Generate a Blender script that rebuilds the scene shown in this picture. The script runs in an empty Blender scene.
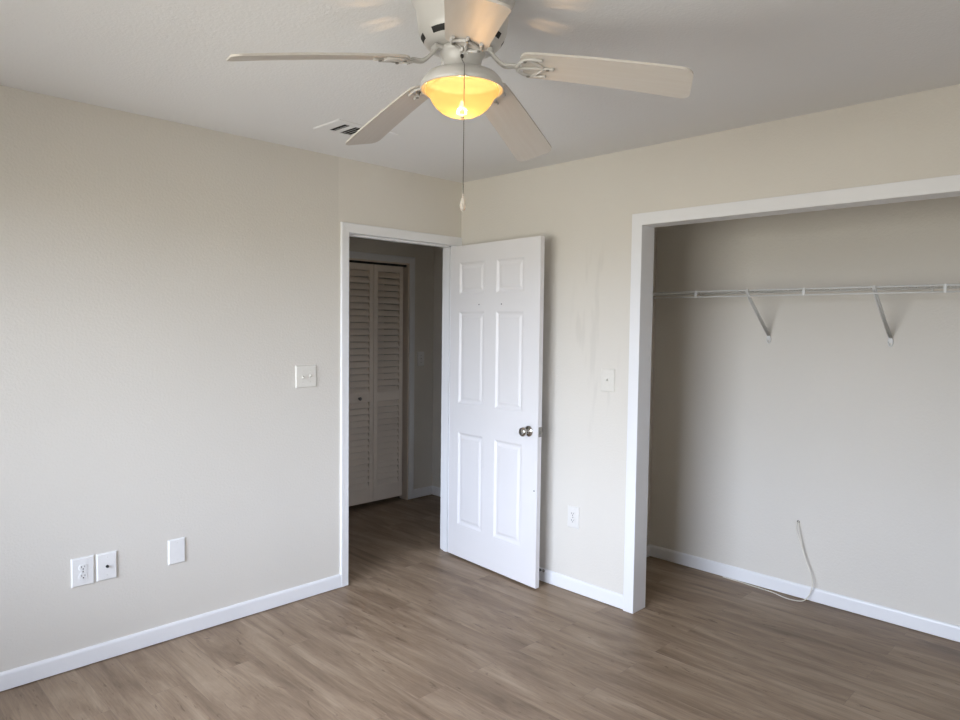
import bpy, bmesh, math, random
from mathutils import Vector, Matrix
random.seed(4)
PI = math.pi
sc = bpy.context.scene
C = sc.collection

# ------------------------------------------------------------------ camera
CAM = Vector((-3.1201, -3.3062, 1.5181))
YAW, PITCH, ROLL = math.radians(44.987), math.radians(-2.931), math.radians(0.692)
fw = Vector((math.cos(YAW)*math.cos(PITCH), math.sin(YAW)*math.cos(PITCH), math.sin(PITCH)))
rt = Vector((math.sin(YAW), -math.cos(YAW), 0)); up = rt.cross(fw)
rt2 = rt*math.cos(ROLL)+up*math.sin(ROLL); up2 = rt2.cross(fw)
cd = bpy.data.cameras.new('camera'); co = bpy.data.objects.new('camera', cd); C.objects.link(co)
co.matrix_world = Matrix(((rt2.x, up2.x, -fw.x, CAM.x), (rt2.y, up2.y, -fw.y, CAM.y), (rt2.z, up2.z, -fw.z, CAM.z), (0, 0, 0, 1)))
cd.sensor_width = 36; cd.lens = 688.56/960*36; cd.clip_start = 0.02
sc.camera = co

# ------------------------------------------------------------------ world, daylight, exposure
H = 2.44
ROOM_X, ROOM_Y = -4.0, -4.3
W1 = dict(y0=-2.85, y1=-0.45, z0=0.50, z1=2.10)      # window in the wall facing the closet
W2 = dict(x0=-3.1, x1=-2.2, z0=1.05, z1=2.05)        # smaller window behind the camera
w = bpy.data.worlds.new('daylight'); sc.world = w; w.use_nodes = True
wn = w.node_tree.nodes; wl = w.node_tree.links; wn.clear()
wo = wn.new('ShaderNodeOutputWorld'); bg = wn.new('ShaderNodeBackground'); tc = wn.new('ShaderNodeTexCoord')
sp = wn.new('ShaderNodeSeparateXYZ'); rp = wn.new('ShaderNodeValToRGB')
wl.new(tc.outputs['Generated'], sp.inputs[0]); 
ma = wn.new('ShaderNodeMath'); ma.operation = 'MULTIPLY_ADD'; ma.inputs[1].default_value = .5; ma.inputs[2].default_value = .5
wl.new(sp.outputs['Z'], ma.inputs[0]); wl.new(ma.outputs[0], rp.inputs[0]); wl.new(rp.outputs[0], bg.inputs[0]); wl.new(bg.outputs[0], wo.inputs[0])
e = rp.color_ramp.elements
e[0].position = .40; e[0].color = (.31, .30, .27, 1)
e[1].position = .52; e[1].color = (.77, .85, 1.0, 1)
z_ = e.new(1.0); z_.color = (1.12, 1.27, 1.6, 1)
n_ = e.new(.49); n_.color = (.42, .42, .39, 1)
bg.inputs[1].default_value = 13.3

def area(name, loc, rot, sx, sy, power, col, portal=False):
    l = bpy.data.lights.new(name, 'AREA'); l.shape = 'RECTANGLE'; l.size = sx; l.size_y = sy; l.energy = power; l.color = col
    l.cycles.is_portal = portal
    o = bpy.data.objects.new(name, l); C.objects.link(o); o.location = loc; o.rotation_euler = rot
    return o
# portals help the sky come in through the window opening
area('daylight_portal', (ROOM_X-.10, (W1['y0']+W1['y1'])/2, (W1['z0']+W1['z1'])/2), (0, -PI/2, 0), W1['z1']-W1['z0'], W1['y1']-W1['y0'], 1, (1, 1, 1), True)
area('daylight_portal', ((W2['x0']+W2['x1'])/2, ROOM_Y-.10, (W2['z0']+W2['z1'])/2), (PI/2, 0, 0), W2['x1']-W2['x0'], W2['z1']-W2['z0'], 1, (1, 1, 1), True)

vs = sc.view_settings
sc.display_settings.display_device = 'sRGB'
vs.view_transform = 'Standard'; vs.look = 'None'; vs.gamma = 1; vs.use_curve_mapping = False
vs.exposure = 0.74
try:
    sc.cycles.max_bounces = 14; sc.cycles.diffuse_bounces = 8
    sc.cycles.caustics_reflective = False; sc.cycles.sample_clamp_indirect = 6
except Exception: pass

# ------------------------------------------------------------------ materials
def srgb(r, g, b):
    f = lambda c: ((c/255+.055)/1.055)**2.4 if c/255 > .04045 else c/255/12.92
    return (f(r), f(g), f(b), 1)
def mat(name, col, rough=.5, metal=0, bump=None, spec=.5, var=None, **kw):
    m = bpy.data.materials.new(name); m.use_nodes = True
    N = m.node_tree.nodes; L = m.node_tree.links; b = N['Principled BSDF']
    b.inputs['Base Color'].default_value = col; b.inputs['Roughness'].default_value = rough
    b.inputs['Metallic'].default_value = metal; b.inputs['Specular IOR Level'].default_value = spec
    for k, v in kw.items(): b.inputs[k.replace('_', ' ')].default_value = v
    t = N.new('ShaderNodeTexCoord')
    if bump:
        n = N.new('ShaderNodeTexNoise'); n.inputs['Scale'].default_value = bump[0]; n.inputs['Detail'].default_value = 3
        L.new(t.outputs['Object'], n.inputs['Vector'])
        bp = N.new('ShaderNodeBump'); bp.inputs['Strength'].default_value = bump[1]; bp.inputs['Distance'].default_value = bump[2]
        L.new(n.outputs['Fac'], bp.inputs['Height']); L.new(bp.outputs[0], b.inputs['Normal'])
    if var:
        n = N.new('ShaderNodeTexNoise'); n.inputs['Scale'].default_value = var[0]; n.inputs['Detail'].default_value = 4
        L.new(t.outputs['Object'], n.inputs['Vector'])
        mx = N.new('ShaderNodeMix'); mx.data_type = 'RGBA'
        mx.inputs['A'].default_value = col; mx.inputs['B'].default_value = tuple(c*var[1] for c in col[:3])+(1,)
        mr = N.new('ShaderNodeMapRange'); mr.inputs['From Min'].default_value = .35; mr.inputs['From Max'].default_value = .7
        L.new(n.outputs['Fac'], mr.inputs['Value']); L.new(mr.outputs[0], mx.inputs['Factor']); L.new(mx.outputs['Result'], b.inputs['Base Color'])
    return m
WALL = srgb(214, 210, 202)
M = {}
M['wall'] = mat('wall_paint', WALL, .75, bump=(95, .27, .005), var=(1.1, .965), spec=.25)
M['ceiling'] = mat('ceiling_paint', srgb(228, 229, 230), .9, bump=(110, .35, .004), spec=.15)
M['trim'] = mat('trim_paint', srgb(228, 229, 231), .38, bump=(25, .05, .003), var=(3, .97))
M['door'] = mat('door_paint', srgb(225, 224, 225), .4, bump=(60, .05, .002), var=(2, .97))
M['louver'] = mat('louver_paint', srgb(226, 214, 200), .5, var=(4, .95))
M['plate'] = mat('plate_plastic', srgb(226, 226, 225), .3, var=(30, .98))
M['plate_beige'] = mat('painted_plate_plastic', srgb(216, 213, 205), .4, var=(30, .97))
M['plate_soft'] = mat('aged_plate_plastic', srgb(219, 217, 213), .35, var=(30, .98))
M['dark'] = mat('dark_recess', srgb(24, 22, 20), .7, var=(40, .7))
M['chrome'] = mat('chrome_metal', srgb(190, 186, 180), .12, 1, var=(20, .9))
M['steel'] = mat('screw_metal', srgb(150, 148, 142), .3, 1, var=(20, .9))
M['fan_white'] = mat('fan_enamel', srgb(192, 190, 186), .28, var=(8, .97))
M['wire'] = mat('wire_vinyl', srgb(214, 215, 214), .4, var=(20, .96))
M['cable'] = mat('cable_vinyl', srgb(226, 222, 210), .45, var=(30, .93))
M['rubber'] = mat('black_rubber', srgb(30, 30, 30), .6, var=(40, .8))
M['crystal'] = mat('pendant_glass', srgb(235, 225, 210), .08, var=(60, .9), Transmission_Weight=.6)
M['chain'] = mat('chain_metal', srgb(92, 86, 78), .45, .3, var=(80, .8))
M['frame'] = mat('window_vinyl', srgb(238, 238, 238), .35, var=(5, .98))

def wall_back_marks(m):
    """a faint repaint seam running down to the door casing"""
    N = m.node_tree.nodes; L = m.node_tree.links; b = N['Principled BSDF']
    src = b.inputs['Base Color'].links[0].from_socket
    g = N.new('ShaderNodeNewGeometry'); s = N.new('ShaderNodeSeparateXYZ'); L.new(g.outputs['Position'], s.inputs[0])
    mr = N.new('ShaderNodeMapRange'); mr.inputs['From Min'].default_value = -.945; mr.inputs['From Max'].default_value = -.940
    mr.inputs['To Min'].default_value = .97; mr.inputs['To Max'].default_value = 1.03
    L.new(s.outputs['X'], mr.inputs['Value'])
    v = N.new('ShaderNodeVectorMath'); v.operation = 'SCALE'
    L.new(src, v.inputs[0]); L.new(mr.outputs[0], v.inputs['Scale']); L.new(v.outputs[0], b.inputs['Base Color'])
    return m
M['wall_back'] = wall_back_marks(mat('wall_paint_seam', WALL, .75, bump=(95, .27, .005), var=(1.1, .965), spec=.25))

def wall_right_marks(m):
    """streaky touch-up patches between the door and the closet"""
    N = m.node_tree.nodes; L = m.node_tree.links; b = N['Principled BSDF']
    src = b.inputs['Base Color'].links[0].from_socket
    g = N.new('ShaderNodeNewGeometry')
    mp = N.new('ShaderNodeMapping'); mp.inputs['Scale'].default_value = (1, 9, 1.6); L.new(g.outputs['Position'], mp.inputs[0])
    n = N.new('ShaderNodeTexNoise'); n.inputs['Scale'].default_value = 1.4; n.inputs['Detail'].default_value = 2; L.new(mp.outputs[0], n.inputs['Vector'])
    mr = N.new('ShaderNodeMapRange'); mr.inputs['From Min'].default_value = .52; mr.inputs['From Max'].default_value = .60; L.new(n.outputs['Fac'], mr.inputs['Value'])
    # only inside an oval around the patched place
    sb = N.new('ShaderNodeVectorMath'); sb.operation = 'SUBTRACT'; sb.inputs[1].default_value = (0, -1.07, 1.45); L.new(g.outputs['Position'], sb.inputs[0])
    ml = N.new('ShaderNodeVectorMath'); ml.operation = 'MULTIPLY'; ml.inputs[1].default_value = (1, 5.5, 1.7); L.new(sb.outputs[0], ml.inputs[0])
    ln = N.new('ShaderNodeVectorMath'); ln.operation = 'LENGTH'; L.new(ml.outputs[0], ln.inputs[0])
    m2 = N.new('ShaderNodeMapRange'); m2.inputs['From Min'].default_value = 1; m2.inputs['From Max'].default_value = .75; L.new(ln.outputs['Value'], m2.inputs['Value'])
    mm = N.new('ShaderNodeMath'); mm.operation = 'MULTIPLY'; L.new(mr.outputs[0], mm.inputs[0]); L.new(m2.outputs[0], mm.inputs[1])
    sc_ = N.new('ShaderNodeMath'); sc_.operation = 'MULTIPLY_ADD'; sc_.inputs[1].default_value = -.06; sc_.inputs[2].default_value = 1; L.new(mm.outputs[0], sc_.inputs[0])
    v = N.new('ShaderNodeVectorMath'); v.operation = 'SCALE'
    L.new(src, v.inputs[0]); L.new(sc_.outputs[0], v.inputs['Scale']); L.new(v.outputs[0], b.inputs['Base Color'])
    return m
M['wall_right'] = wall_right_marks(mat('wall_paint_touched_up', WALL, .7, bump=(95, .27, .005), var=(1.1, .965), spec=.25))

def floor_mat():
    m = bpy.data.materials.new('vinyl_planks'); m.use_nodes = True
    N = m.node_tree.nodes; L = m.node_tree.links; b = N['Principled BSDF']
    g = N.new('ShaderNodeNewGeometry'); s = N.new('ShaderNodeSeparateXYZ'); L.new(g.outputs['Position'], s.inputs[0])
    c = N.new('ShaderNodeCombineXYZ'); L.new(s.outputs['Y'], c.inputs[0]); L.new(s.outputs['X'], c.inputs[1])
    br = N.new('ShaderNodeTexBrick'); br.offset = .37; br.offset_frequency = 2
    L.new(c.outputs[0], br.inputs['Vector'])
    br.inputs['Scale'].default_value = 1; br.inputs['Brick Width'].default_value = 1.22; br.inputs['Row Height'].default_value = .152
    br.inputs['Mortar Size'].default_value = .0008; br.inputs['Mortar Smooth'].default_value = .3
    br.inputs['Color1'].default_value = (0, 0, 0, 1); br.inputs['Color2'].default_value = (1, 1, 1, 1); br.inputs['Mortar'].default_value = (.5, .5, .5, 1)
    # every plank gets its own shift of the grain
    off = N.new('ShaderNodeVectorMath'); off.operation = 'SCALE'; off.inputs['Scale'].default_value = 2.3
    L.new(br.outputs['Color'], off.inputs[0])
    def grain(sx, sy, scale, det, rough, dist):
        ad = N.new('ShaderNodeVectorMath'); ad.operation = 'ADD'; L.new(c.outputs[0], ad.inputs[0]); L.new(off.outputs[0], ad.inputs[1])
        mp = N.new('ShaderNodeMapping'); mp.inputs['Scale'].default_value = (sx, sy, 1); L.new(ad.outputs[0], mp.inputs[0])
        n = N.new('ShaderNodeTexNoise'); n.inputs['Scale'].default_value = scale; n.inputs['Detail'].default_value = det
        n.inputs['Roughness'].default_value = rough; n.inputs['Distortion'].default_value = dist
        L.new(mp.outputs[0], n.inputs['Vector']); return n
    g1 = grain(1, 6, 1.6, 6, .62, .7)       # broad cloudy streaks
    g2 = grain(1.2, 34, 4.0, 8, .68, .5)      # fine grain
    g3 = grain(2.2, 11, 3.4, 7, .7, .8)    # knots and dark flecks
    r1 = N.new('ShaderNodeValToRGB'); L.new(g1.outputs['Fac'], r1.inputs[0])
    e = r1.color_ramp.elements
    e[0].position = .28; e[0].color = srgb(112, 93, 75)
    e[1].position = .72; e[1].color = srgb(168, 149, 127)
    mid = e.new(.5); mid.color = srgb(143, 123, 102)
    mx = N.new('ShaderNodeMix'); mx.data_type = 'RGBA'; mx.blend_type = 'MULTIPLY'; mx.inputs['Factor'].default_value = .75
    r2 = N.new('ShaderNodeValToRGB'); L.new(g2.outputs['Fac'], r2.inputs[0])
    r2.color_ramp.elements[0].position = .3; r2.color_ramp.elements[0].color = (.68, .66, .64, 1)
    r2.color_ramp.elements[1].position = .62; r2.color_ramp.elements[1].color = (1, 1, 1, 1)
    L.new(r1.outputs[0], mx.inputs['A']); L.new(r2.outputs[0], mx.inputs['B'])
    r3 = N.new('ShaderNodeValToRGB'); L.new(g3.outputs['Fac'], r3.inputs[0])
    r3.color_ramp.elements[0].position = .33; r3.color_ramp.elements[0].color = (.5, .46, .43, 1)
    r3.color_ramp.elements[1].position = .40; r3.color_ramp.elements[1].color = (1, 1, 1, 1)
    m3 = N.new('ShaderNodeMix'); m3.data_type = 'RGBA'; m3.blend_type = 'MULTIPLY'; m3.inputs['Factor'].default_value = .8
    L.new(mx.outputs['Result'], m3.inputs['A']); L.new(r3.outputs[0], m3.inputs['B'])
    # plank-to-plank tone
    pt = N.new('ShaderNodeMapRange'); pt.inputs['To Min'].default_value = .97; pt.inputs['To Max'].default_value = 1.02
    sx = N.new('ShaderNodeSeparateColor'); L.new(br.outputs['Color'], sx.inputs[0]); L.new(sx.outputs[0], pt.inputs['Value'])
    v = N.new('ShaderNodeVectorMath'); v.operation = 'SCALE'; L.new(m3.outputs['Result'], v.inputs[0]); L.new(pt.outputs[0], v.inputs['Scale'])
    m4 = N.new('ShaderNodeMix'); m4.data_type = 'RGBA'; L.new(br.outputs['Fac'], m4.inputs['Factor'])
    L.new(v.outputs[0], m4.inputs['A']); m4.inputs['B'].default_value = srgb(122, 104, 90)
    L.new(m4.outputs['Result'], b.inputs['Base Color'])
    rr = N.new('ShaderNodeMapRange'); rr.inputs['To Min'].default_value = .42; rr.inputs['To Max'].default_value = .55
    L.new(g2.outputs['Fac'], rr.inputs['Value']); L.new(rr.outputs[0], b.inputs['Roughness'])
    b.inputs['Specular IOR Level'].default_value = .4
    bp = N.new('ShaderNodeBump'); bp.inputs['Strength'].default_value = .12; bp.inputs['Distance'].default_value = .002
    L.new(g2.outputs['Fac'], bp.inputs['Height']); L.new(bp.outputs[0], b.inputs['Normal'])
    return m
M['floor'] = floor_mat()

def blade_mat():
    m = mat('whitewashed_blade', srgb(206, 198, 188), .42)
    N = m.node_tree.nodes; L = m.node_tree.links; b = N['Principled BSDF']
    t = N.new('ShaderNodeTexCoord'); mp = N.new('ShaderNodeMapping'); mp.inputs['Scale'].default_value = (3, 45, 3)
    L.new(t.outputs['Object'], mp.inputs[0]); n = N.new('ShaderNodeTexNoise'); n.inputs['Scale'].default_value = 2; n.inputs['Detail'].default_value = 5
    L.new(mp.outputs[0], n.inputs['Vector']); r = N.new('ShaderNodeValToRGB'); L.new(n.outputs['Fac'], r.inputs[0])
    r.color_ramp.elements[0].position = .3; r.color_ramp.elements[0].color = srgb(196, 190, 182)
    r.color_ramp.elements[1].position = .7; r.color_ramp.elements[1].color = srgb(200, 195, 188)
    L.new(r.outputs[0], b.inputs['Base Color']); return m
M['blade'] = blade_mat()

def bowl_mat():
    m = bpy.data.materials.new('frosted_lit_glass'); m.use_nodes = True
    N = m.node_tree.nodes; L = m.node_tree.links; N.clear()
    o = N.new('ShaderNodeOutputMaterial')
    tr = N.new('ShaderNodeBsdfTranslucent'); tr.inputs[0].default_value = (.085, .062, .028, 1)
    gl = N.new('ShaderNodeBsdfRefraction'); gl.inputs['Color'].default_value = (.14, .105, .05, 1); gl.inputs['Roughness'].default_value = .33; gl.inputs['IOR'].default_value = 1.4
    di = N.new('ShaderNodeBsdfDiffuse'); di.inputs[0].default_value = (.2, .15, .09, 1)
    em = N.new('ShaderNodeEmission'); em.inputs[0].default_value = (1, .66, .20, 1); em.inputs[1].default_value = BOWL_GLOW
    nz = N.new('ShaderNodeTexNoise'); nz.inputs['Scale'].default_value = 22
    tcc = N.new('ShaderNodeTexCoord'); L.new(tcc.outputs['Object'], nz.inputs['Vector'])
    mr = N.new('ShaderNodeMapRange'); mr.inputs['To Min'].default_value = .3; mr.inputs['To Max'].default_value = .5
    L.new(nz.outputs['Fac'], mr.inputs['Value'])
    m1 = N.new('ShaderNodeMixShader'); L.new(mr.outputs[0], m1.inputs[0]); L.new(tr.outputs[0], m1.inputs[1]); L.new(gl.outputs[0], m1.inputs[2])
    m2 = N.new('ShaderNodeMixShader'); m2.inputs[0].default_value = .25; L.new(m1.outputs[0], m2.inputs[1]); L.new(di.outputs[0], m2.inputs[2])
    cl = N.new('ShaderNodeBsdfTransparent'); cl.inputs[0].default_value = (1, .9, .72, 1)
    m3 = N.new('ShaderNodeMixShader'); m3.inputs[0].default_value = .14; L.new(m2.outputs[0], m3.inputs[1]); L.new(cl.outputs[0], m3.inputs[2])
    ad = N.new('ShaderNodeAddShader'); L.new(m3.outputs[0], ad.inputs[0]); L.new(em.outputs[0], ad.inputs[1])
    L.new(ad.outputs[0], o.inputs[0]); return m
BOWL_GLOW = .30
M['bowl'] = bowl_mat()
def emit_mat(name, col, s):
    m = bpy.data.materials.new(name); m.use_nodes = True
    N = m.node_tree.nodes; L = m.node_tree.links; b = N['Principled BSDF']
    b.inputs['Base Color'].default_value = col; b.inputs['Emission Color'].default_value = col; b.inputs['Emission Strength'].default_value = s
    return m
M['bulb'] = emit_mat('lit_bulb', (1, .70, .36, 1), 9)
def pane_mat():
    m = bpy.data.materials.new('window_glass'); m.use_nodes = True
    N = m.node_tree.nodes; L = m.node_tree.links; N.clear()
    o = N.new('ShaderNodeOutputMaterial'); t = N.new('ShaderNodeBsdfTransparent'); g = N.new('ShaderNodeBsdfGlossy'); g.inputs['Roughness'].default_value = .02
    f = N.new('ShaderNodeFresnel'); f.inputs[0].default_value = 1.45; mx = N.new('ShaderNodeMixShader')
    L.new(f.outputs[0], mx.inputs[0]); L.new(t.outputs[0], mx.inputs[1]); L.new(g.outputs[0], mx.inputs[2]); L.new(mx.outputs[0], o.inputs[0]); return m
M['pane'] = pane_mat()

# ------------------------------------------------------------------ mesh helpers
def bx(bm, x0, x1, y0, y1, z0, z1, bev=0, mi=0):
    vs_ = [bm.verts.new((x, y, z)) for x in (x0, x1) for y in (y0, y1) for z in (z0, z1)]
    F = [(0, 1, 3, 2), (4, 6, 7, 5), (0, 4, 5, 1), (2, 3, 7, 6), (0, 2, 6, 4), (1, 5, 7, 3)]
    fs = [bm.faces.new([vs_[i] for i in f]) for f in F]
    for f in fs: f.material_index = mi
    if bev:
        es = list({e for f in fs for e in f.edges})
        r = bmesh.ops.bevel(bm, geom=es, offset=bev, segments=2, affect='EDGES', profile=.6)
        for f in r['faces']: f.material_index = mi
    return vs_
def tube(bm, pts, r, seg=8, mi=0, cap=True):
    pts = [Vector(p) for p in pts]; rings = []
    n = None
    for i, p in enumerate(pts):
        d = (pts[min(i+1, len(pts)-1)]-pts[max(i-1, 0)]).normalized()
        if n is None: n = d.orthogonal().normalized()
        n = (n-d*n.dot(d)).normalized(); b = d.cross(n)
        rr = r[i] if isinstance(r, (list, tuple)) else r
        rings.append([bm.verts.new(p+(n*math.cos(2*PI*k/seg)+b*math.sin(2*PI*k/seg))*rr) for k in range(seg)])
    for a, b_ in zip(rings[:-1], rings[1:]):
        for k in range(seg):
            f = bm.faces.new((a[k], a[(k+1) % seg], b_[(k+1) % seg], b_[k])); f.smooth = True; f.material_index = mi
    if cap:
        for rg in (rings[0], rings[-1]):
            f = bm.faces.new(rg); f.material_index = mi
def lathe(bm, prof, seg=48, axis='z', cen=(0, 0, 0), sel=None, skip=None, smooth=True, xf=None):
    """prof: (radius, height) pairs; sel(i,k) gives a material index; skip(i,k) leaves a hole"""
    rings = []
    def P(r, h, a):
        v = Vector((r*math.cos(a), r*math.sin(a), h))
        if axis == 'y': v = Vector((v.x, -v.z, v.y))
        return Vector(cen)+v
    for r, h in prof:
        if r < 1e-6: rings.append([bm.verts.new(P(0, h, 0))])
        else: rings.append([bm.verts.new(P(r, h, 2*PI*k/seg)) for k in range(seg)])
    for i, (a, b) in enumerate(zip(rings[:-1], rings[1:])):
        for k in range(seg):
            if skip and skip(i, k): continue
            k2 = (k+1) % seg
            vv = [a[k % len(a)], a[k2 % len(a)], b[k2 % len(b)], b[k % len(b)]]
            u = []
            for v in vv:
                if v not in u: u.append(v)
            f = bm.faces.new(u); f.smooth = smooth
            if sel: f.material_index = sel(i, k)
def smooth_curve(pts, n=8):
    pts = [Vector(p) for p in pts]; out = []
    for i in range(len(pts)-1):
        p0 = pts[max(i-1, 0)]; p1 = pts[i]; p2 = pts[i+1]; p3 = pts[min(i+2, len(pts)-1)]
        for j in range(n):
            t = j/n
            out.append(.5*((2*p1)+(p2-p0)*t+(2*p0-5*p1+4*p2-p3)*t*t+(3*p1-p0-3*p2+p3)*t**3))
    out.append(pts[-1]); return out
def obj(name, bm, m, parent=None, loc=None, label=None):
    me = bpy.data.meshes.new(name)
    bmesh.ops.recalc_face_normals(bm, faces=bm.faces)
    bm.to_mesh(me); bm.free()
    for x in (m if isinstance(m, (list, tuple)) else [m]): me.materials.append(x)
    o = bpy.data.objects.new(name, me); C.objects.link(o)
    if parent: o.parent = parent
    if loc: o.location = loc
    if label: o['label'] = label
    return o
def B(): return bmesh.new()
def struct(name, bm, m, label, cat, parent=None):
    o = obj(name, bm, m, parent)
    if not parent: o['kind'] = 'structure'; o['label'] = label; o['category'] = cat
    return o
def empty(name, loc, rot=(0, 0, 0)):
    o = bpy.data.objects.new(name, None); C.objects.link(o); o.location = loc; o.rotation_euler = rot; o.empty_display_size = .05; return o
def tag(o, label, cat, group=None, kind=None):
    o['label'] = label; o['category'] = cat
    if group: o['group'] = group
    if kind: o['kind'] = kind
    return o

# ------------------------------------------------------------------ shell
JD = .111                       # depth of wall + jamb
DX0, DX1, DZ = -.8755, -.055, 2.03   # doorway clear opening
CY0, CY1, CZ = -1.3651, -3.15, 2.040 # closet clear opening
CB = .868                       # closet back wall
HY = 1.285                      # hall far wall
HX = .887                       # hall end wall

b = B(); bx(b, ROOM_X-.15, 1.0, ROOM_Y-.15, 2.0, -.1, 0); struct('floor', b, M['floor'], 'grey brown wood look plank floor running through room, closet and hall', 'floor')
b = B(); bx(b, ROOM_X-.15, 1.0, ROOM_Y-.15, 2.0, H, H+.1); struct('ceiling', b, M['ceiling'], 'flat white lightly textured ceiling above the fan', 'ceiling')

b = B()                          # doorway wall
bx(b, ROOM_X-.12, DX0-.018, 0, JD-.002, 0, H); bx(b, DX1+.018, .002, 0, JD-.002, 0, H); bx(b, DX0-.018, DX1+.018, 0, JD-.002, DZ+.018, H)
struct('wall_back', b, M['wall_back'], 'beige wall on the left holding the open doorway', 'wall')
b = B()                          # closet wall
bx(b, .0, JD-.012, CY0+.018, JD-.002, 0, H); bx(b, .0, JD-.012, CY1-.018, CY0+.018, CZ+.018, H); bx(b, .0, JD-.012, ROOM_Y, CY1-.018, 0, H)
struct('wall_right', b, M['wall_right'], 'beige wall on the right with the wide closet opening', 'wall')
b = B()
bx(b, ROOM_X-.12, ROOM_X, ROOM_Y, W1['y0'], 0, H); bx(b, ROOM_X-.12, ROOM_X, W1['y1'], 0, 0, H)
bx(b, ROOM_X-.12, ROOM_X, W1['y0'], W1['y1'], 0, W1['z0']); bx(b, ROOM_X-.12, ROOM_X, W1['y0'], W1['y1'], W1['z1'], H)
struct('wall_left', b, M['wall'], 'beige window wall out of frame on the left', 'wall')
b = B()
bx(b, ROOM_X-.12, W2['x0'], ROOM_Y-.12, ROOM_Y, 0, H); bx(b, W2['x1'], JD, ROOM_Y-.12, ROOM_Y, 0, H)
bx(b, W2['x0'], W2['x1'], ROOM_Y-.12, ROOM_Y, 0, W2['z0']); bx(b, W2['x0'], W2['x1'], ROOM_Y-.12, ROOM_Y, W2['z1'], H)
struct('wall_front', b, M['wall'], 'beige wall behind the camera', 'wall')
# closet walls
b = B(); bx(b, CB, CB+.1, -3.4, -.86, 0, H); struct('wall_closet_back', b, M['wall'], 'shaded beige back wall of the closet behind the wire shelf', 'wall')
CS = -.932
b = B(); bx(b, JD-.012, CB, CS, CS+.08, 0, H); struct('wall_closet_left', b, M['wall'], 'narrow left end wall inside the closet', 'wall')
b = B(); bx(b, JD-.012, CB, -3.42, -3.32, 0, H); struct('wall_closet_right', b, M['wall'], 'right end wall inside the closet, out of frame', 'wall')
# hall walls
HC0, HC1, HCZ = -.055, .612, 2.03
b = B(); bx(b, -2.4, HC0, HY, HY+.1, 0, H); bx(b, HC1, HX+.1, HY, HY+.1, 0, H); bx(b, HC0, HC1, HY, HY+.1, HCZ, H)
struct('wall_hall_back', b, M['wall'], 'dim hall wall around the louvered closet doors', 'wall')
b = B(); bx(b, HX, HX+.1, JD, HY, 0, H); struct('wall_hall_end', b, M['wall'], 'dark end wall of the hall beside the white door', 'wall')
b = B(); bx(b, JD-.002, HX, JD-.06, JD, 0, H); struct('wall_hall_front', b, M['wall'], 'hall side of the bedroom wall, hidden behind the door', 'wall')
b = B(); bx(b, -2.5, -2.4, JD, HY, 0, H); struct('wall_hall_left', b, M['wall'], 'far left end wall of the hall, hidden by the doorway wall', 'wall')
b = B(); bx(b, -.2, .8, HY+.6, HY+.65, 0, H); bx(b, -.25, -.2, HY+.1, HY+.65, 0, H); bx(b, .8, .85, HY+.1, HY+.65, 0, H)
struct('wall_hall_closet', b, M['wall'], 'inside of the hall closet behind the louvered doors', 'wall')

# baseboards
BBH, BT = .080, .0118
def board(b, p, q, nrm):
    """a baseboard from p to q (2d), standing off the wall along nrm, eased top edge"""
    p = Vector((*p, 0)); q = Vector((*q, 0)); n = Vector((*nrm, 0))
    prof = [(0, .005), (BT, .005), (BT, BBH-.012), (BT-.002, BBH-.005), (BT-.006, BBH), (0, BBH)]
    A = [b.verts.new(p+n*d+Vector((0, 0, h))) for d, h in prof]; D = [b.verts.new(q+n*d+Vector((0, 0, h))) for d, h in prof]
    k = len(prof)
    for i in range(k): b.faces.new((A[i], A[(i+1) % k], D[(i+1) % k], D[i]))
    b.faces.new(A); b.faces.new(D[::-1])
b = B(); board(b, (ROOM_X, 0), (DX0-.0541, 0), (0, -1)); struct('baseboard_back', b, M['trim'], 'white baseboard under the outlets on the left wall', 'baseboard')
b = B(); board(b, (0, -.0), (0, CY0+.0614), (-1, 0)); board(b, (0, CY1-.062), (0, ROOM_Y), (-1, 0)); struct('baseboard_right', b, M['trim'], 'short white baseboard between the door and the closet', 'baseboard')
b = B(); board(b, (CB, CS), (CB, -3.32), (-1, 0)); struct('baseboard_closet', b, M['trim'], 'long white baseboard along the closet back wall', 'baseboard')
b = B(); board(b, (JD, CS), (CB-BT, CS), (0, -1)); struct('baseboard_closet_left', b, M['trim'], 'white baseboard on the closet left end wall', 'baseboard')
b = B(); board(b, (ROOM_X, 0), (ROOM_X, ROOM_Y), (1, 0)); struct('baseboard_left', b, M['trim'], 'white baseboard under the left window, out of frame', 'baseboard')
b = B(); board(b, (ROOM_X, ROOM_Y), (0, ROOM_Y), (0, 1)); struct('baseboard_front', b, M['trim'], 'white baseboard behind the camera', 'baseboard')
b = B(); board(b, (HC1+.043, HY), (HX, HY), (0, -1)); struct('baseboard_hall', b, M['trim'], 'short dim baseboard on the hall wall below the switch', 'baseboard')
b = B(); board(b, (HX, HY), (HX, JD), (-1, 0)); struct('baseboard_hall_end', b, M['trim'], 'dim baseboard on the hall end wall beside the door', 'baseboard')

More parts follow.
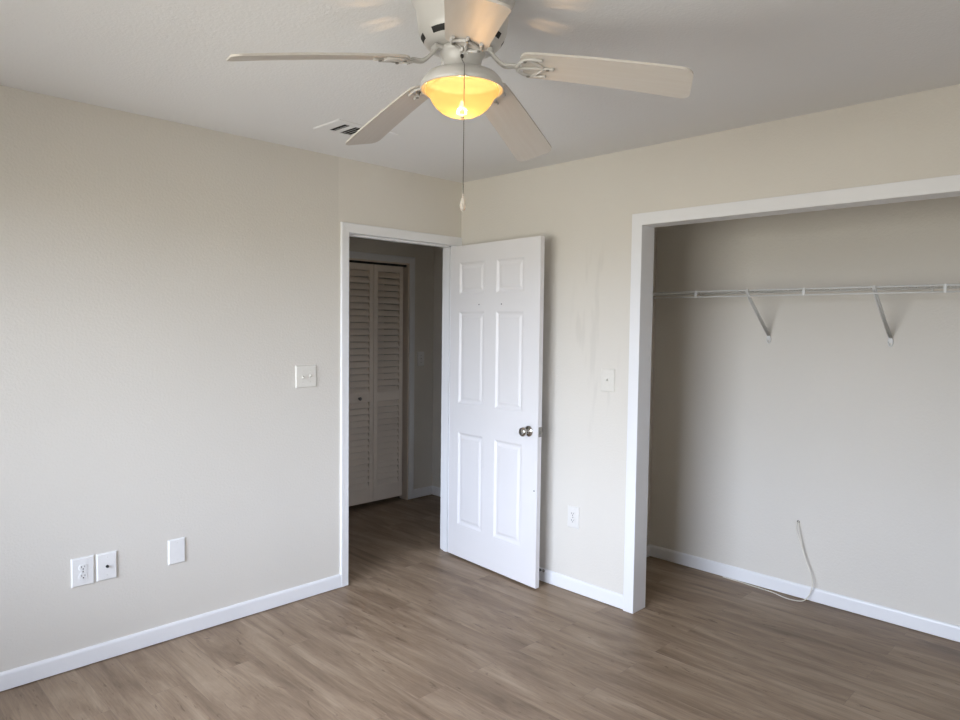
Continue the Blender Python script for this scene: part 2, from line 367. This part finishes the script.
def casing(b, o3, e1, nrm, a0, a1, zt, w0, prof, z0=.004):
    """mitred casing round an opening from a0 to a1 (along e1), head at zt; prof: (u outward from opening, depth)"""
    o3, e1, nrm = Vector(o3), Vector(e1), Vector(nrm)
    rows = []
    for u, d in prof:
        rows.append([o3+e1*(a0-u)+Vector((0, 0, z0))+nrm*d, o3+e1*(a0-u)+Vector((0, 0, zt+u))+nrm*d,
                     o3+e1*(a1+u)+Vector((0, 0, zt+u))+nrm*d, o3+e1*(a1+u)+Vector((0, 0, z0))+nrm*d])
    V = [[b.verts.new(p) for p in r] for r in rows]
    k = len(V)
    for i in range(k):
        for j in range(3): b.faces.new((V[i][j], V[(i+1) % k][j], V[(i+1) % k][j+1], V[i][j+1]))
    b.faces.new([V[i][0] for i in range(k)]); b.faces.new([V[i][3] for i in range(k)][::-1])
def prof(w_, t):
    return [(.001, 0), (.001, t*.62), (.004, t*.75), (w_*.45, t*.82), (w_*.78, t), (w_-.004, t), (w_, t*.7), (w_, 0)]
# doorway: casing, jamb and stop
b = B(); casing(b, (0, 0, 0), (1, 0, 0), (0, -1, 0), DX0, DX1, DZ, .054, prof(.0541, .0125))
t1 = struct('trim_1', b, M['trim'], 'white casing around the open doorway', 'door casing')
b = B(); bx(b, DX0-.018, DX0, -.001, JD, 0, DZ+.018); bx(b, DX1, DX1+.018, -.001, JD, 0, DZ+.018); bx(b, DX0, DX1, -.001, JD, DZ, DZ+.018)
bx(b, DX0, DX0+.011, .040, .075, 0, DZ); bx(b, DX1-.011, DX1, .040, .075, 0, DZ); bx(b, DX0, DX1, .040, .075, DZ-.011, DZ)
obj('jamb', b, M['trim'], t1)
b = B(); casing(b, (0, JD, 0), (1, 0, 0), (0, 1, 0), DX0, DX1, DZ, .054, prof(.0541, .0125)); obj('hall_side_casing', b, M['trim'], t1)
# closet: flat boards
b = B(); casing(b, (0, 0, 0), (0, -1, 0), (-1, 0, 0), -CY0, -CY1, CZ, .061, [(.0, 0), (.0, .0105), (.0015, .0118), (.0599, .0118), (.0614, .0105), (.0614, 0)], z0=.0)
t2 = struct('trim_2', b, M['trim'], 'white flat casing around the wide closet opening', 'closet casing')
b = B(); bx(b, -.0005, JD, CY0, CY0+.018, .0, CZ+.018, .0015); bx(b, -.0005, JD, CY1-.018, CY1, .0, CZ+.018, .0015); bx(b, -.0005, JD, CY1, CY0, CZ, CZ+.018, .0015)
obj('jamb', b, M['trim'], t2)
# hall closet casing
b = B(); casing(b, (0, HY, 0), (1, 0, 0), (0, -1, 0), HC0, HC1, HCZ, .043, prof(.055, .0125))
t3 = struct('trim_3', b, M['trim'], 'dim casing around the louvered doors in the hall', 'door casing')
b = B(); bx(b, HC0-.0, HC0+.012, HY-.001, HY+.1, 0, HCZ); bx(b, HC1-.012, HC1, HY-.001, HY+.1, 0, HCZ); bx(b, HC0, HC1, HY-.001, HY+.1, HCZ-.012, HCZ)
obj('jamb', b, M['louver'], t3)
b = B(); bx(b, HC0+.012, HC1-.012, HY+.022, HY+.05, HCZ-.03, HCZ-.012); obj('door_track', b, M['dark'], t3)

# window at the left of the camera
def window(name, cen, wdt, z0, z1, rotz, label):
    """local x along the wall, -y outward"""
    root = empty(name, (cen[0], cen[1], 0), (0, 0, rotz)); root['kind'] = 'structure'; root['label'] = label; root['category'] = 'window'
    h = wdt/2; f = .045
    b = B(); bx(b, -h, h, .03, .09, z0, z0+f); bx(b, -h, h, .03, .09, z1-f, z1); bx(b, -h, -h+f, .03, .09, z0, z1); bx(b, h-f, h, .03, .09, z0, z1)
    zm = (z0+z1)/2; bx(b, -h, h, .035, .08, zm-.02, zm+.02); obj('window_frame', b, M['frame'], root)
    b = B(); bx(b, -h+f, h-f, .058, .062, z0+f, zm-.02); bx(b, -h+f, h-f, .058, .062, zm+.02, z1-f); obj('pane', b, M['pane'], root)
    b = B(); bx(b, -h-.03, h+.03, -.04, .03, z0-.02, z0, .003); obj('window_sill', b, M['trim'], root)
window('window_1', (ROOM_X, (W1['y0']+W1['y1'])/2), W1['y1']-W1['y0'], W1['z0'], W1['z1'], PI/2, 'white window in the left wall, out of frame')
window('window_2', ((W2['x0']+W2['x1'])/2, ROOM_Y), W2['x1']-W2['x0'], W2['z0'], W2['z1'], PI, 'smaller white window in the wall behind the camera')

# ------------------------------------------------------------------ six panel door
def panel_face(b, L, Hh, cells, y, sgn, z0):
    """one face of the leaf at depth y with moulded panels; local x along the leaf"""
    xs = sorted({0, L}|{c[0] for c in cells}|{c[1] for c in cells}); zs = sorted({z0, Hh}|{c[2] for c in cells}|{c[3] for c in cells})
    steps = [(0, 0), (.006, .0035), (.014, .0085), (.024, .0085), (.036, .004), (.040, .0030)]
    for i in range(len(xs)-1):
        for j in range(len(zs)-1):
            x0, x1, c0, c1 = xs[i], xs[i+1], zs[j], zs[j+1]
            if any(abs(c[0]-x0) < 1e-6 and abs(c[1]-x1) < 1e-6 and abs(c[2]-c0) < 1e-6 and abs(c[3]-c1) < 1e-6 for c in cells):
                rings = []
                for ins, d in steps:
                    rings.append([b.verts.new(p) for p in ((x0+ins, y-sgn*d, c0+ins), (x1-ins, y-sgn*d, c0+ins), (x1-ins, y-sgn*d, c1-ins), (x0+ins, y-sgn*d, c1-ins))])
                for r0, r1 in zip(rings[:-1], rings[1:]):
                    for k in range(4): b.faces.new((r0[k], r0[(k+1) % 4], r1[(k+1) % 4], r1[k]))
                b.faces.new(rings[-1])
            else:
                b.faces.new([b.verts.new(p) for p in ((x0, y, c0), (x1, y, c0), (x1, y, c1), (x0, y, c1))])
DU = Vector((-.061, -.80, 0)).normalized()
ang = math.atan2(DU.y, DU.x)
door = empty('door_1', (-.0865, -.001, 0), (0, 0, ang)); door['kind'] = 'structure'; door['label'] = 'white six panel door standing open against the right wall'; door['category'] = 'door'
# local x = along leaf, local +y = to the wall side (world +x), face seen by camera is at y=0 (normal -y)
LL, Z0, Z1, TH = .806, .013, 2.018, .030
cells = [(a, c, z0, z1) for a, c in ((.087, .330), (.439, .676)) for z0, z1 in ((.225, .825), (1.015, 1.600), (1.712, 1.910))]
b = B()
panel_face(b, LL, Z1, cells, 0, -1, Z0); panel_face(b, LL, Z1, cells, TH, 1, Z0)
for x in (0, LL): b.faces.new([b.verts.new(p) for p in ((x, 0, Z0), (x, TH, Z0), (x, TH, Z1), (x, 0, Z1))])
for z in (Z0, Z1): b.faces.new([b.verts.new(p) for p in ((0, 0, z), (LL, 0, z), (LL, TH, z), (0, TH, z))])
bmesh.ops.remove_doubles(b, verts=b.verts, dist=1e-5)
obj('door_leaf', b, M['door'], door)
def knob(sgn, y):
    b = B()
    pr = [(0, 0), (.031, 0), (.032, .002), (.030, .006), (.016, .008), (.011, .012), (.011, .026), (.016, .031), (.025, .038), (.0275, .048), (.025, .057), (.018, .0615), (0, .063)]
    lathe(b, [(r, h) for r, h in pr], 32, 'y')
    o = obj('door_knob', b, M['chrome'], door, (.735, y, .912), 'shiny metal round knob')
    if sgn > 0: o.rotation_euler = (0, 0, PI)
    return o
knob(-1, -.0004); knob(1, TH+.0004)
b = B(); bx(b, LL-.0003, LL+.0012, .006, .030, .885, .942, .0004); bx(b, LL+.001, LL+.010, .011, .024, .902, .925, .003); obj('latch', b, M['steel'], door, label='metal latch plate on the door edge')
for hz in (.25, 1.03, 1.80):
    b = B(); tube(b, [(-.004, TH+.003, hz-.045), (-.004, TH+.003, hz+.045)], .005, 10); bx(b, 0, .03, TH, TH+.0015, hz-.044, hz+.044); obj('hinge', b, M['steel'], door, label='metal hinge')
for s_, z_ in ((.281, 1.643), (.487, 1.643), (.784, .574)):
    b = B(); lathe(b, [(0, 0), (.0042, 0), (.0035, .0015), (0, .002)], 12, 'y'); obj('screw_hole', b, M['dark'], door, (s_, -.0002, z_), 'small dark hole in the door face')

# ------------------------------------------------------------------ hall bifold louvered doors
bif = empty('door_2', (0, HY+.028, 0)); bif['kind'] = 'structure'; bif['label'] = 'cream louvered bifold closet doors in the hall beyond the doorway'; bif['category'] = 'bifold door'
def louver_leaf(x0, x1):
    b = B(); z0, z1 = .04, 2.004; y0, y1 = 0, .028; s = .038
    bx(b, x0, x0+s, y0, y1, z0, z1, .002); bx(b, x1-s, x1, y0, y1, z0, z1, .002)
    for a, c in ((z0, z0+.118), (.875, .945), (z1-.055, z1)): bx(b, x0+s, x1-s, y0+.001, y1-.001, a, c)
    for a, c in ((z0+.118, .875), (.945, z1-.055)):
        n = round((c-a)/.0525); p = (c-a)/n
        for i in range(n):
            zc = a+p*(i+.5)
            pts = [(y0+.001, zc-p*.48), (y0+.001, zc-p*.48+.006), (y1-.002, zc+p*.40), (y1-.002, zc+p*.40-.006)]
            A = [b.verts.new((x0+s, y, z)) for y, z in pts]; D = [b.verts.new((x1-s, y, z)) for y, z in pts]
            for k in range(4): b.faces.new((A[k], A[(k+1) % 4], D[(k+1) % 4], D[k]))
    obj('louvered_leaf', b, M['louver'], bif)
louver_leaf(-.043, .2605); louver_leaf(.264, .568)
b = B(); lathe(b, [(0, 0), (.009, 0), (.008, .008), (.012, .014), (.015, .02), (.012, .026), (0, .028)], 20, 'y'); obj('door_knob', b, M['steel'], bif, (.119, 0, .908))

# ------------------------------------------------------------------ wall plates
def plate_mesh(w_, h_, t=.0075):
    b = B(); e_ = .005
    o = [(-w_/2, -h_/2), (w_/2, -h_/2), (w_/2, h_/2), (-w_/2, h_/2)]
    r0 = [b.verts.new((x, 0, z)) for x, z in o]; r1 = [b.verts.new((x, -t*.45, z)) for x, z in o]
    r2 = [b.verts.new((x-math.copysign(e_, x), -t, z-math.copysign(e_, z))) for x, z in o]
    for a, c in ((r0, r1), (r1, r2)):
        for k in range(4): b.faces.new((a[k], a[(k+1) % 4], c[(k+1) % 4], c[k]))
    b.faces.new(r2); b.faces.new(r0[::-1]); return b
def screw(root, x, z, m, y=-.0075):
    b = B(); lathe(b, [(0, 0), (.0035, 0), (.003, .0012), (0, .0015)], 12, 'y'); obj('screw', b, m, root, (x, y, z))
def duplex(root, m):
    for dz in (.0195, -.0195):
        b = B(); r = .0172
        out = []
        for k in range(32):
            a = 2*PI*k/32; x, z = r*math.cos(a), max(-.0135, min(.0135, r*math.sin(a))); out.append((x, z))
        f0 = [b.verts.new((x, 0, z)) for x, z in out]; f1 = [b.verts.new((x*.96, -.0035, z*.96)) for x, z in out]
        for k in range(32): b.faces.new((f0[k], f0[(k+1) % 32], f1[(k+1) % 32], f1[k]))
        b.faces.new(f1)
        rec = obj('receptacle', b, m, root, (0, -.007, dz))
        b = B(); bx(b, -.0075, -.0052, -.0042, -.003, -.001, .0075); bx(b, .0052, .0072, -.0042, -.003, 0, .0068)
        lathe(b, [(0, .0030), (.0027, .0030), (.0027, .0042), (0, .0042)], 12, 'y', cen=(0, 0, -.0068)); obj('slot', b, M['dark'], rec, label='dark socket slots')
def toggle(root, x, m, up_=1):
    b = B(); bx(b, -.0055, .0055, -.0015, 0, -.0125, .0125); s = obj('toggle', b, m, root, (x, -.0075, 0))
    b = B(); vs_ = bx(b, -.004, .004, -.014, 0, -.004, .004, .001)
    l = obj('lever', b, m, s); l.rotation_euler = (-.5*up_, 0, 0)
def fixture(name, loc, rotz, w_, h_, m, label, cat, group=None):
    r = empty(name, loc, (0, 0, rotz)); tag(r, label, cat, group)
    obj('cover_plate', plate_mesh(w_, h_), m, r); return r
r = fixture('power_outlet', (-2.250, -.0002, .423), 0, .090, .126, M['plate'], 'white double power outlet low on the left wall, leftmost of three plates', 'outlet')
duplex(r, M['plate']); screw(r, 0, 0, M['steel'])
r = fixture('coax_wall_plate', (-2.154, -.0002, .4235), 0, .084, .122, M['plate'], 'white cable plate with a dark centre jack, right next to the left outlet', 'wall plate')
b = B(); lathe(b, [(0, 0), (.0062, 0), (.0062, .003), (.0045, .004), (.0045, .011), (.003, .011), (0, .0095)], 16, 'y'); obj('coax_jack', b, [M['rubber']], r, (0, -.0075, 0), 'dark round cable jack')
screw(r, 0, .041, M['plate']); screw(r, 0, -.041, M['plate'])
r = fixture('blank_wall_plate', (-1.8475, -.0002, .4215), 0, .080, .120, M['plate'], 'plain white blank plate low on the left wall, apart from the other two', 'wall plate')
screw(r, 0, .041, M['plate']); screw(r, 0, -.041, M['plate'])
r = fixture('light_switch', (-1.150, -.0002, 1.2265), 0, .128, .121, M['plate_beige'], 'painted over two gang switch plate left of the doorway', 'light switch')
toggle(r, -.023, M['plate_beige'], -1); toggle(r, .023, M['plate_beige'], 1)
for x in (-.023, .023):
    for z in (.030, -.030): screw(r, x, z, M['plate_beige'])
r = fixture('light_switch', (-.0002, -1.170, 1.2265), -PI/2, .088, .126, M['plate_beige'], 'painted single switch plate between the white door and the closet', 'light switch')
toggle(r, 0, M['plate_beige'], 1); screw(r, 0, .030, M['plate_beige']); screw(r, 0, -.030, M['plate_beige'])
r = fixture('power_outlet', (-.0002, -.956, .432), -PI/2, .080, .124, M['plate_soft'], 'white double power outlet low between the door and the closet', 'outlet')
duplex(r, M['plate_soft']); screw(r, 0, 0, M['steel'])
r = fixture('light_switch', (.742, HY-.0002, 1.2165), 0, .078, .124, M['plate'], 'small white switch on the dim hall wall beyond the doorway', 'light switch')
toggle(r, 0, M['plate'], 1); screw(r, 0, .030, M['steel']); screw(r, 0, -.030, M['steel'])

# door stop on the wall behind the door
r = empty('door_stop', (-.0118, -.752, .070)); tag(r, 'small door stop with a dark rubber tip on the baseboard behind the door', 'door stop')
b = B(); tube(b, [(0, 0, 0), (-.004, 0, 0)], .009, 12); obj('base', b, M['steel'], r)
b = B(); pts = [(-.004-.030*t/60, .0045*math.cos(t*.9), .0045*math.sin(t*.9)) for t in range(61)]; tube(b, pts, .0011, 5)
bmesh.ops.rotate(b, verts=b.verts, cent=(0, 0, 0), matrix=Matrix.Rotation(.35, 3, 'Y')); obj('spring', b, M['steel'], r)
b = B(); tube(b, [(-.034, 0, 0), (-.036, 0, 0), (-.046, 0, 0), (-.048, 0, 0)], [.007, .0085, .0085, .006], 14)
bmesh.ops.rotate(b, verts=b.verts, cent=(0, 0, 0), matrix=Matrix.Rotation(.35, 3, 'Y')); obj('tip', b, M['rubber'], r, label='dark rubber tip')

# ------------------------------------------------------------------ wire closet shelf
SX0, SX1, SZ = .563, CB, 1.7225
shelf = empty('wire_shelf', (SX1, CS, SZ)); tag(shelf, 'white wire shelf with diagonal braces across the closet back wall', 'shelf')
def T(x, y, z): return (x-SX1, y-CS, z-SZ)
YE = -3.32
b = B(); tube(b, [T(SX0, CS, SZ), T(SX0, YE, SZ)], .0044, 8); obj('front_rail', b, M['wire'], shelf)
b = B(); tube(b, [T(SX0-.004, CS, SZ-.031), T(SX0-.004, YE, SZ-.031)], .0040, 8); obj('lower_rail', b, M['wire'], shelf)
b = B(); tube(b, [T(SX1-.009, CS, SZ), T(SX1-.009, YE, SZ)], .003, 8); obj('back_rail', b, M['wire'], shelf)
b = B(); tube(b, [T((SX0+SX1)/2, CS, SZ-.004), T((SX0+SX1)/2, YE, SZ-.004)], .0028, 8)
y = CS-.02
while y > YE:
    tube(b, [T(SX0-.003, y, SZ-.012), T(SX0-.001, y, SZ+.003), T(SX1-.006, y, SZ+.003)], .0018, 5); y -= .0254
obj('wire_deck', b, M['wire'], shelf)
for y in (-1.373, -1.972, -2.585, -3.19):
    b = B(); bx(b, *[v for v in (T(SX0-.009, 0, 0)[0], T(SX0+.001, 0, 0)[0])], y-.006-CS, y+.006-CS, -.036, .005, .002); obj('rail_clip', b, M['wire'], shelf)
for y in (-1.675, -2.297, -2.95):
    b = B()
    for dy in (-.005, .005):
        tube(b, smooth_curve([T(SX0-.006, y+dy*.6, SZ+.004), T(SX0-.010, y+dy*.8, SZ-.008), T(SX0+.004, y+dy, SZ-.020), T(SX0+.05, y+dy, SZ-.060)], 4)+[Vector(T(SX1-.010, y+dy, 1.478))], .0048, 6)
    obj('brace', b, M['wire'], shelf)
    b = B(); pts = [T(SX1-.004, y+.010*math.cos(a), 1.455+.022*math.sin(a)) for a in [2*PI*k/16 for k in range(17)]]; tube(b, pts, .0035, 6)
    bx(b, -.008, 0, y-CS-.007, y-CS+.007, 1.448-SZ, 1.472-SZ, .002); obj('wall_clip', b, M['wire'], shelf)
for y in (-1.25, -1.86, -2.47, -3.08):
    b = B(); bx(b, -.014, 0, y-CS-.005, y-CS+.005, -.014, .008, .002); obj('back_clip', b, M['wire'], shelf)

# cable
b = B()
main = smooth_curve([(.874, -1.876, .432), (.862, -1.878, .436), (.851, -1.880, .425), (.846, -1.894, .36), (.843, -1.913, .29), (.840, -1.933, .225), (.836, -1.962, .16), (.832, -1.974, .105), (.826, -1.960, .045),
                     (.812, -1.935, .010), (.795, -1.885, .0035), (.800, -1.83, .0035), (.823, -1.77, .0035), (.832, -1.70, .0035), (.838, -1.63, .0035), (.846, -1.56, .0035), (.850, -1.45, .0035)], 6)
tube(b, main, .0026, 7)
second = smooth_curve([(.874, -1.872, .430), (.862, -1.868, .424), (.852, -1.868, .39), (.850, -1.884, .35), (.846, -1.907, .29), (.842, -1.926, .24), (.840, -1.937, .215)], 6)
tube(b, second, .0018, 6)
cab = obj('loose_cable', b, M['cable']); tag(cab, 'thin off white cable coming out of the closet back wall onto the floor', 'cable')
b = B(); lathe(b, [(0, 0), (.007, 0), (.006, .0012), (0, .0012)], 16, 'y'); hl = obj('wall_hole', b, M['dark'], cab, (CB-.0004, -1.874, .431)); hl.rotation_euler = (0, 0, -PI/2)

# ------------------------------------------------------------------ ceiling vent
vent = empty('ceiling_vent', (-1.170, -.500, H)); tag(vent, 'small white ceiling register with dark slots behind the fan blade', 'air vent')
VW, VH = .345, .215
b = B(); hx, hy = VW/2, VH/2; ix, iy = hx-.060, hy-.040
o = [(-hx, -hy), (hx, -hy), (hx, hy), (-hx, hy)]; i_ = [(-ix, -iy), (ix, -iy), (ix, iy), (-ix, iy)]
R = [[b.verts.new((x, y, z)) for x, y in q] for q, z in ((o, 0), (o, -.002), ([(x*.96, y*.94) for x, y in o], -.0045), ([(x*1.03, y*1.04) for x, y in i_], -.0055), (i_, -.004), (i_, 0))]
for a, c in zip(R[:-1], R[1:]):
    for k in range(4): b.faces.new((a[k], a[(k+1) % 4], c[(k+1) % 4], c[k]))
obj('frame', b, M['ceiling'], vent)
b = B(); bx(b, -ix, ix, -iy, iy, -.0012, -.0004); obj('duct', b, M['dark'], vent, label='dark duct behind the slats')
# slats: one bank open towards the doorway, the other closed to it
for x in (-.099, -.042, -.022, -.002):
    b = B(); bx(b, -.0125, .0125, -iy, iy, -.0005, .0005); o_ = obj('slat', b, M['ceiling'], vent, (x, 0, -.0075)); o_.rotation_euler = (0, -.46, 0)
for k in range(5):
    b = B(); bx(b, -.0125, .0125, -iy, iy, -.0005, .0005); o_ = obj('slat', b, M['ceiling'], vent, (.020+k*.019, 0, -.0075)); o_.rotation_euler = (0, .6, 0)
b = B(); bx(b, -.0125, .0125, -iy, iy, -.006, -.002); obj('divider', b, M['ceiling'], vent, (-.0675, 0, 0))

# ------------------------------------------------------------------ ceiling fan
FX, FY = -1.741, -1.842
fan = empty('ceiling_fan', (FX, FY, H)); tag(fan, 'white five blade ceiling fan with a lit amber glass bowl and pull chain', 'ceiling fan')
def fz(z): return z-H
seg = 64
pr = [(.0, 0), (.148, 0), (.148, -.006), (.140, -.016), (.135, -.03), (.130, -.060), (.125, -.096), (.119, -.110), (.110, -.124), (.098, -.134), (.074, -.139), (.0, -.141)]
slots = lambda i, k: 1 if (i == 7 and (k % 8) < 4) else 0
b = B(); lathe(b, pr, seg, sel=slots); obj('motor_housing', b, [M['fan_white'], M['dark']], fan, label='white motor housing with a ring of dark slots')
b = B(); lathe(b, [(0, -.137), (.066, -.137), (.068, -.150), (.064, -.156), (.058, -.162), (.0535, -.180), (.0525, -.198), (.052, -.203), (0, -.203)], 40); obj('switch_housing', b, M['fan_white'], fan)
# pan with four vent holes
b = B(); hole = lambda i, k: (i == 3 and k in (20, 26, 63, 69))
lathe(b, [(0.0, fz(2.2405)), (.056, fz(2.2405)), (.064, fz(2.2395)), (.080, fz(2.236)), (.101, fz(2.227)), (.113, fz(2.214)), (.119, fz(2.201)), (.120, fz(2.188)), (.1165, fz(2.187)), (.114, fz(2.199)), (.106, fz(2.210)), (.105, fz(2.210))], 72, skip=hole)
obj('light_pan', b, M['fan_white'], fan)
b = B()
bp = [(.100, 2.206), (.103, 2.197), (.1065, 2.188), (.1055, 2.182), (.100, 2.176), (.0935, 2.170), (.091, 2.164), (.085, 2.153), (.075, 2.140), (.062, 2.129), (.045, 2.120), (.025, 2.115), (.0, 2.113)]
lathe(b, [(r_, fz(z_)) for r_, z_ in bp], 56)
bowl = obj('glass_bowl', b, M['bowl'], fan, label='frosted amber glass bowl, lit')
b = B(); lathe(b, [(0, fz(2.119)), (.005, fz(2.118)), (.006, fz(2.1125)), (.003, fz(2.109)), (0, fz(2.1085))], 16)
obj('finial', b, M['fan_white'], fan)
for k, (px_, py_) in enumerate(((.0, 0),)):
    b = B(); lathe(b, [(0, .018), (.004, .017), (.0055, .010), (.0078, .005), (.0085, 0), (.0078, -.005), (.0045, -.0082), (0, -.009)], 16)
    obj('bulb', b, M['bulb'], fan, (px_, py_, fz(2.141)))
lt = bpy.data.lights.new('bulb_light', 'POINT'); lt.energy = 8.5; lt.color = (1, .60, .27); lt.shadow_soft_size = .012
lo = bpy.data.objects.new('bulb_light', lt); C.objects.link(lo); lo.parent = fan; lo.location = (0, 0, fz(2.143))

RB, RT_, WB, WT, PT, DR, CU = .2, .633, .114, .140, math.radians(13.31), .168, .068
blades = [(-56.642+.208, -.020), (15.358+5.509, .039), (87.358-5.432, -.009), (159.358+1.586, -.017), (231.358-1.871, .006)]
ZB = 2.246
NR, NS = 14, 6
for az, dd in blades:
    br = empty('blade_arm_root', (0, 0, 0)); bpy.data.objects.remove(br)
    def Z(r, s):
        e_ = max(r-RB, 0); return fz(ZB)-(s*math.sin(PT)+e_*(DR+dd)+CU*e_*e_)
    # bracket: arm and three pronged plate under the blade root
    b = B()
    for off in (-.010, .010):
        tube(b, smooth_curve([(.050, off*.6, fz(2.298)), (.078, off, fz(2.292)), (.100, off, fz(2.268)), (.122, off*.9, fz(2.250)), (.150, off*.8, fz(2.247)), (.165, off*1.2, Z(.165, 0)-.006)], 5), .0052, 8)
    bx(b, .060, .09, -.015, .015, fz(2.288), fz(2.300), .002)
    for pr_ in ([(.160, 0), (.180, 0), (.225, 0), (.262, 0)], [(.158, .006), (.172, .028), (.195, .040), (.235, .036)], [(.158, -.006), (.172, -.028), (.195, -.040), (.235, -.036)], [(.195, .040), (.215, .022), (.232, 0), (.215, -.022), (.195, -.040)]):
        tube(b, smooth_curve([(x_, s_*math.cos(PT), Z(x_, s_)-.0065) for x_, s_ in pr_], 4), .0046, 6)
    arm = obj('blade_arm', b, M['fan_white'], fan); arm.rotation_euler = (0, 0, math.radians(az))
    for x_, s_ in ((.185, .034), (.185, -.034), (.245, 0)):
        b = B(); lathe(b, [(0, -.003), (.004, -.003), (.0055, 0), (0, 0)], 12); obj('screw', b, M['steel'], arm, (x_, s_*math.cos(PT), Z(x_, s_)-.0095))
    # blade
    b = B(); r0 = .172
    def outline(t):   # half width along the blade incl. rounded corners
        r = r0+(RT_-r0)*t
        wd = (WB+(WT-WB)*(r-RB)/(RT_-RB))/2
        for end, cr in ((r0, .022), (RT_, .028)):
            d = abs(r-end)
            if d < cr: wd = wd-cr+math.sqrt(max(cr*cr-(cr-d)**2, 0))
        return r, wd
    ts = [0, .004, .012, .025, .045]+[.045+.9*k/NR for k in range(1, NR+1)]+[.96, .975, .986, .994, .999]
    top, bot = [], []
    for t in ts:
        r, wd = outline(t); row_t, row_b = [], []
        for j in range(NS+1):
            s = wd*(2*j/NS-1)
            row_t.append(b.verts.new((r, s*math.cos(PT), Z(r, s)+.003))); row_b.append(b.verts.new((r, s*math.cos(PT), Z(r, s)-.003)))
        top.append(row_t); bot.append(row_b)
    for i in range(len(ts)-1):
        for j in range(NS):
            b.faces.new((top[i][j], top[i+1][j], top[i+1][j+1], top[i][j+1])); b.faces.new((bot[i][j], bot[i][j+1], bot[i+1][j+1], bot[i+1][j]))
        for j in (0, NS): b.faces.new((top[i][j], bot[i][j], bot[i+1][j], top[i+1][j]))
    for i in (0, len(ts)-1):
        for j in range(NS): b.faces.new((top[i][j], top[i][j+1], bot[i][j+1], bot[i][j]))
    bl = obj('blade', b, M['blade'], fan); bl.rotation_euler = (0, 0, math.radians(az))
# pull chain
cdir = Vector((-.700, -.714, 0)); c0 = cdir*.053; c1 = cdir*.123+Vector((.707, -.707, 0))*.008
b = B(); zz = fz(2.262)
tube(b, [c0*.9+Vector((0, 0, zz)), c0*1.22+Vector((0, 0, zz))], .0045, 10)
o_ = obj('pull_switch', b, M['dark'], fan)
b = B()
cp = smooth_curve([c0*1.2+Vector((0, 0, zz)), c0*1.45+Vector((0, 0, fz(2.246))), c1*.9+Vector((0, 0, fz(2.222))), c1+Vector((0, 0, fz(2.205))), c1+Vector((0, 0, fz(2.19)))], 4)+[c1+Vector((0, 0, fz(1.872)))]
tube(b, cp, .0010, 6)
zc = fz(2.19)
while zc > fz(1.875):
    bmesh.ops.create_icosphere(b, subdivisions=1, radius=.0016, matrix=Matrix.Translation(c1+Vector((0, 0, zc)))); zc -= .0048
ch = obj('pull_chain', b, M['chain'], fan, label='long thin metal pull chain')
b = B(); lathe(b, [(0, .0), (.002, -.001), (.0025, -.006), (.004, -.012), (.0085, -.028), (.0092, -.034), (.007, -.043), (.003, -.048), (0, -.049)], 10, smooth=False)
obj('chain_pendant', b, M['crystal'], ch, tuple(c1+Vector((0, 0, fz(1.874)))), 'faceted clear teardrop pendant')
